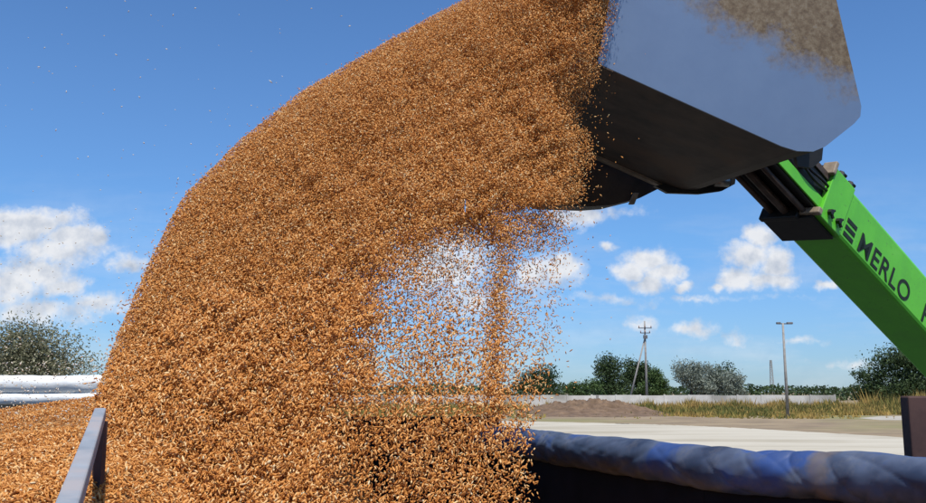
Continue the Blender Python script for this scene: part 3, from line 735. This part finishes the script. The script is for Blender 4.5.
# ------------------------------------------------------------------ poles
b = P(647, 400, 155); top = P(647, 321, 155).z
pp = thing('utility_pole', 'concrete utility pole braced by a slanting strut behind the wall', 'utility pole', (b.x, 155, 0))
bm = bmesh.new(); tube(bm, [Vector((b.x,155,0)), Vector((b.x,155,top))], [.24, .13], 10); part('pole_shaft', bm, M['pole'], pp, True)
bm = bmesh.new(); tube(bm, [Vector((P(627,400,155).x,155,0)), Vector((b.x,155.1,P(647,338,155).z))], [.17,.12], 8); part('brace_strut', bm, M['pole'], pp, True)
for zp, hw in ((P(647,328,155).z, 1.15), (P(647,333,155).z, .85)):
    bm = bmesh.new(); box(bm, (b.x-hw, 154.75, zp-.07), (b.x+hw, 154.87, zp+.07)); ca = part('crossarm', bm, M['lamp_metal'], pp)
    for s_ in (-1, 0, 1):
        bm = bmesh.new(); tube(bm, [Vector((b.x+s_*hw*.9, 154.8, zp+.07)), Vector((b.x+s_*hw*.9, 154.8, zp+.4))], [.09, .06], 8); sub('insulator', bm, M['porcelain'], ca, True)
bm = bmesh.new(); box(bm, (b.x-.35, 154.6, P(647,337,155).z-.3), (b.x+.35, 154.86, P(647,337,155).z+.3)); part('clamp_band', bm, M['lamp_metal'], pp)
gpt = ground_pt(788, 418); Yl = gpt.y; ztop = P(788, 323, Yl).z
lp = thing('street_lamp', 'tall slim concrete lamp pole with two lamp heads on top', 'street lamp', (gpt.x, Yl, 0))
bm = bmesh.new(); tube(bm, [Vector((gpt.x,Yl,0)), Vector((gpt.x,Yl,ztop))], [.19,.11], 10); part('pole_shaft', bm, M['pole'], lp, True)
bm = bmesh.new(); box(bm, (gpt.x-.45, Yl-.05, ztop-.15), (gpt.x+.62, Yl+.05, ztop-.03)); part('crossarm', bm, M['lamp_metal'], lp)
for dx, wz_ in ((-.5, .24), (.78, .34)):
    bm = bmesh.new(); obox(bm, Vector((gpt.x+dx, Yl, ztop-.02)), X, Y, Z, (-wz_, wz_), (-.17, .17), (-.12, .12), .05); part('lamp_head', bm, M['lamp_metal'], lp)
# distant lattice mast
xm = P(772, 385, 420).x; zt_ = P(772, 360, 420).z
bm = bmesh.new()
for sx, sy in ((-1,-1), (1,-1), (1,1), (-1,1)):
    tube(bm, [Vector((xm+sx*.9, 420+sy*.9, 0)), Vector((xm+sx*.3, 420+sy*.3, zt_))], .13, 5)
nb = 9
for i in range(nb):
    z0, z1 = zt_*i/nb, zt_*(i+1)/nb; w0_, w1_ = .9-.6*i/nb, .9-.6*(i+1)/nb
    tube(bm, [Vector((xm-w0_, 420-w0_, z0)), Vector((xm+w1_, 420-w1_, z1))], .07, 4); tube(bm, [Vector((xm+w0_, 420-w0_, z0)), Vector((xm-w1_, 420-w1_, z1))], .07, 4)
o = build('lattice_mast', bm, M['pole']); tag(o, 'thin faraway lattice mast on the horizon beside the lamp pole', 'mast')
q = ground_pt(624.5, 414)
bm = bmesh.new(); box(bm, (q.x-.2, 146, 0), (q.x+.2, 146.3, P(624, 395, 146).z), .03); o = build('marker_post', bm, M['pole']); tag(o, 'short square concrete post just in front of the wall by the mound', 'post')

# ------------------------------------------------------------------ sky
SUN = Vector((.12, -.46, .86)).normalized()
el = math.asin(SUN.z)
w = bpy.data.worlds.new('World'); S.world = w; w.use_nodes = True
N, L = w.node_tree.nodes, w.node_tree.links
bg = N['Background']
sky = N.new('ShaderNodeTexSky'); sky.sky_type = 'NISHITA'; sky.sun_disc = False; sky.sun_elevation = el
sky.sun_rotation = math.atan2(SUN.x, SUN.y)
sky.air_density = 1.0; sky.dust_density = .2; sky.ozone_density = 1.5
def vm(op, a, b=None, c=None):
    n = N.new('ShaderNodeVectorMath'); n.operation = op
    for i, q in enumerate((a, b, c)):
        if q is None: continue
        if isinstance(q, (tuple, list)): n.inputs[i].default_value = q
        else: L.new(q, n.inputs[i])
    return n
def mt(op, a, b=None, c=None, clamp=False):
    n = N.new('ShaderNodeMath'); n.operation = op; n.use_clamp = clamp
    for i, q in enumerate((a, b, c)):
        if q is None: continue
        if isinstance(q, (int, float)): n.inputs[i].default_value = q
        else: L.new(q, n.inputs[i])
    return n.outputs[0]
tc = N.new('ShaderNodeTexCoord'); nrm = vm('NORMALIZE', tc.outputs['Generated']).outputs[0]
sp = N.new('ShaderNodeSeparateXYZ'); L.new(nrm, sp.inputs[0])
yy = mt('MAXIMUM', sp.outputs[1], .05)
U = mt('DIVIDE', sp.outputs[0], yy); Vv = mt('DIVIDE', sp.outputs[2], yy)
cb = N.new('ShaderNodeCombineXYZ'); L.new(U, cb.inputs[0]); L.new(Vv, cb.inputs[1]); uv = cb.outputs[0]
def noise(scale, det=6, rough=.6, src=uv, color=False, off=None):
    n = N.new('ShaderNodeTexNoise'); n.inputs['Scale'].default_value = scale; n.inputs['Detail'].default_value = det; n.inputs['Roughness'].default_value = rough
    if off: src = vm('ADD', src, off).outputs[0]
    L.new(src, n.inputs['Vector']); return n.outputs[1] if color else n.outputs[0]
wn = noise(22, 5, .6, color=True); wv = vm('MULTIPLY_ADD', vm('SUBTRACT', wn, (.5,.5,.5)).outputs[0], (.035,.030,0), uv).outputs[0]
def uvp(px, py):
    r = ray(px, py); return r.x/r.y, r.z/r.y
cl = []  # (px, py, rx, ry, strength)
E = [ # left bank
 (28,222,62,16,1),(75,236,34,16,1),(98,238,16,12,1),(15,232,40,22,1),(40,272,42,20,.95),(10,285,40,26,.9),(62,285,30,14,.85),(35,312,70,16,.7),(100,305,40,12,.7),(128,262,28,10,.65),(60,250,60,20,.75),
 # centre puffs seen beside and through the curtain
 (580,215,34,12,1),(560,268,26,20,1),(535,275,22,18,.9),(440,262,62,34,.85),(470,300,50,22,.6),(608,249,10,5,.7),
 (648,262,26,14,1),(632,272,20,12,1),(664,274,20,12,1),(684,285,11,6,.9),(650,284,22,10,.9),
 (760,236,20,15,1),(748,256,28,16,1),(776,262,24,18,1),(740,278,28,11,1),(718,286,10,6,.9),(770,280,30,11,.9),
 (826,283,12,6,.9),(692,329,24,9,.7),(735,338,12,10,.5),(640,322,16,11,.6),(800,340,30,4,.4),(850,365,50,5,.3),(600,300,90,5,.3),(700,297,90,4,.3),(620,210,30,6,.3)]
best = None
for (px, py, rx, ry, s_) in E:
    cu_, cv_ = uvp(px, py); rx /= F; ry /= F
    d_ = vm('MULTIPLY_ADD', wv, (1/rx, 1/ry, 0), (-cu_/rx, -cv_/ry, 0)).outputs[0]
    ln = vm('LENGTH', d_).outputs['Value']
    val = mt('MULTIPLY', mt('SUBTRACT', 1.25, ln), s_)
    best = val if best is None else mt('MAXIMUM', best, val)
nA = noise(55, 7, .62)
dens = mt('ADD', best, mt('MULTIPLY', mt('SUBTRACT', nA, .5), 1.3))
fac = N.new('ShaderNodeMapRange'); fac.interpolation_type = 'SMOOTHSTEP'; L.new(dens, fac.inputs[0]); fac.inputs[1].default_value = -.05; fac.inputs[2].default_value = .85
fac.inputs[3].default_value = 0; fac.inputs[4].default_value = .93
front = mt('MULTIPLY', mt('GREATER_THAN', sp.outputs[1], .06), mt('GREATER_THAN', sp.outputs[2], 0))
# thin high wisps near the horizon
wz2 = N.new('ShaderNodeMapping'); wz2.inputs['Scale'].default_value = (2.2, 11, 1); L.new(uv, wz2.inputs[0])
wisp = noise(1.6, 7, .6, wz2.outputs[0])
wf = N.new('ShaderNodeMapRange'); L.new(wisp, wf.inputs[0]); wf.inputs[1].default_value = .45; wf.inputs[2].default_value = .8; wf.inputs[4].default_value = .42
low = N.new('ShaderNodeMapRange'); L.new(Vv, low.inputs[0]); low.inputs[1].default_value = .27; low.inputs[2].default_value = .10
wfac = mt('MULTIPLY', wf.outputs[0], low.outputs[0])
ff = mt('MULTIPLY', mt('MAXIMUM', fac.outputs[0], wfac), front)
# cloud shading: relief towards the sun
s1 = noise(30, 5, .55); s2 = noise(30, 5, .55, off=(.006, -.012, 0))
rel = mt('MULTIPLY_ADD', mt('SUBTRACT', s1, s2), 2.0, .80, clamp=True)
core = N.new('ShaderNodeMapRange'); L.new(dens, core.inputs[0]); core.inputs[1].default_value = .2; core.inputs[2].default_value = 1.3; core.inputs[3].default_value = 1.0; core.inputs[4].default_value = .90
cr = mt('MULTIPLY', rel, core.outputs[0])
ccol = N.new('ShaderNodeMix'); ccol.data_type = 'RGBA'; L.new(cr, ccol.inputs[0]); ccol.inputs[6].default_value = (3.4,4.1,5.3,1); ccol.inputs[7].default_value = (9.0,9.0,9.1,1)
tint = N.new('ShaderNodeMix'); tint.data_type = 'RGBA'; tint.blend_type = 'MULTIPLY'; tint.inputs[0].default_value = 1; L.new(sky.outputs[0], tint.inputs[6]); tint.inputs[7].default_value = (.66,.98,1.34,1)
mixc = N.new('ShaderNodeMix'); mixc.data_type = 'RGBA'; L.new(ff, mixc.inputs[0]); 
hz = N.new('ShaderNodeMapRange'); L.new(sp.outputs[2], hz.inputs[0]); hz.inputs[1].default_value = .0; hz.inputs[2].default_value = .33; hz.interpolation_type = 'SMOOTHSTEP'
hzc = ramp(N, [(0, (.72,.73,.86)), (.5, (.86,.92,.96)), (1, (1,1,1))]); L.new(hz.outputs[0], hzc.inputs[0])
t2 = N.new('ShaderNodeMix'); t2.data_type = 'RGBA'; t2.blend_type = 'MULTIPLY'; t2.inputs[0].default_value = 1; L.new(tint.outputs[2], t2.inputs[6]); L.new(hzc.outputs[0], t2.inputs[7])
hs = N.new('ShaderNodeHueSaturation'); hs.inputs['Saturation'].default_value = 1.0; hs.inputs['Value'].default_value = 1.08; L.new(t2.outputs[2], hs.inputs['Color'])
L.new(hs.outputs[0], mixc.inputs[6]); L.new(ccol.outputs[2], mixc.inputs[7])
L.new(mixc.outputs[2], bg.inputs[0]); bg.inputs[1].default_value = .10
w.cycles.sampling_method = 'MANUAL'; w.cycles.sample_map_resolution = 1024

sl = bpy.data.lights.new('sun', 'SUN'); sl.energy = 5.0; sl.angle = math.radians(.53); sl.color = (1, .955, .88)
so = bpy.data.objects.new('sun', sl); link(so); so.rotation_euler = SUN.to_track_quat('Z', 'Y').to_euler(); so.location = (0, 0, 30)

cam = bpy.data.cameras.new('camera'); co = bpy.data.objects.new('camera', cam); link(co)
co.location = CAM; co.rotation_euler = (math.pi/2 + TH, 0, 0); cam.sensor_width = 36; cam.lens = 36*F/W0; cam.clip_end = 8000; cam.clip_start = .05
S.camera = co
S.view_settings.view_transform = 'Standard'; S.view_settings.look = 'None'; S.view_settings.exposure = 0; S.view_settings.gamma = 1; S.view_settings.use_curve_mapping = False
S.cycles.max_bounces = 6; S.cycles.diffuse_bounces = 3; S.cycles.transparent_max_bounces = 8
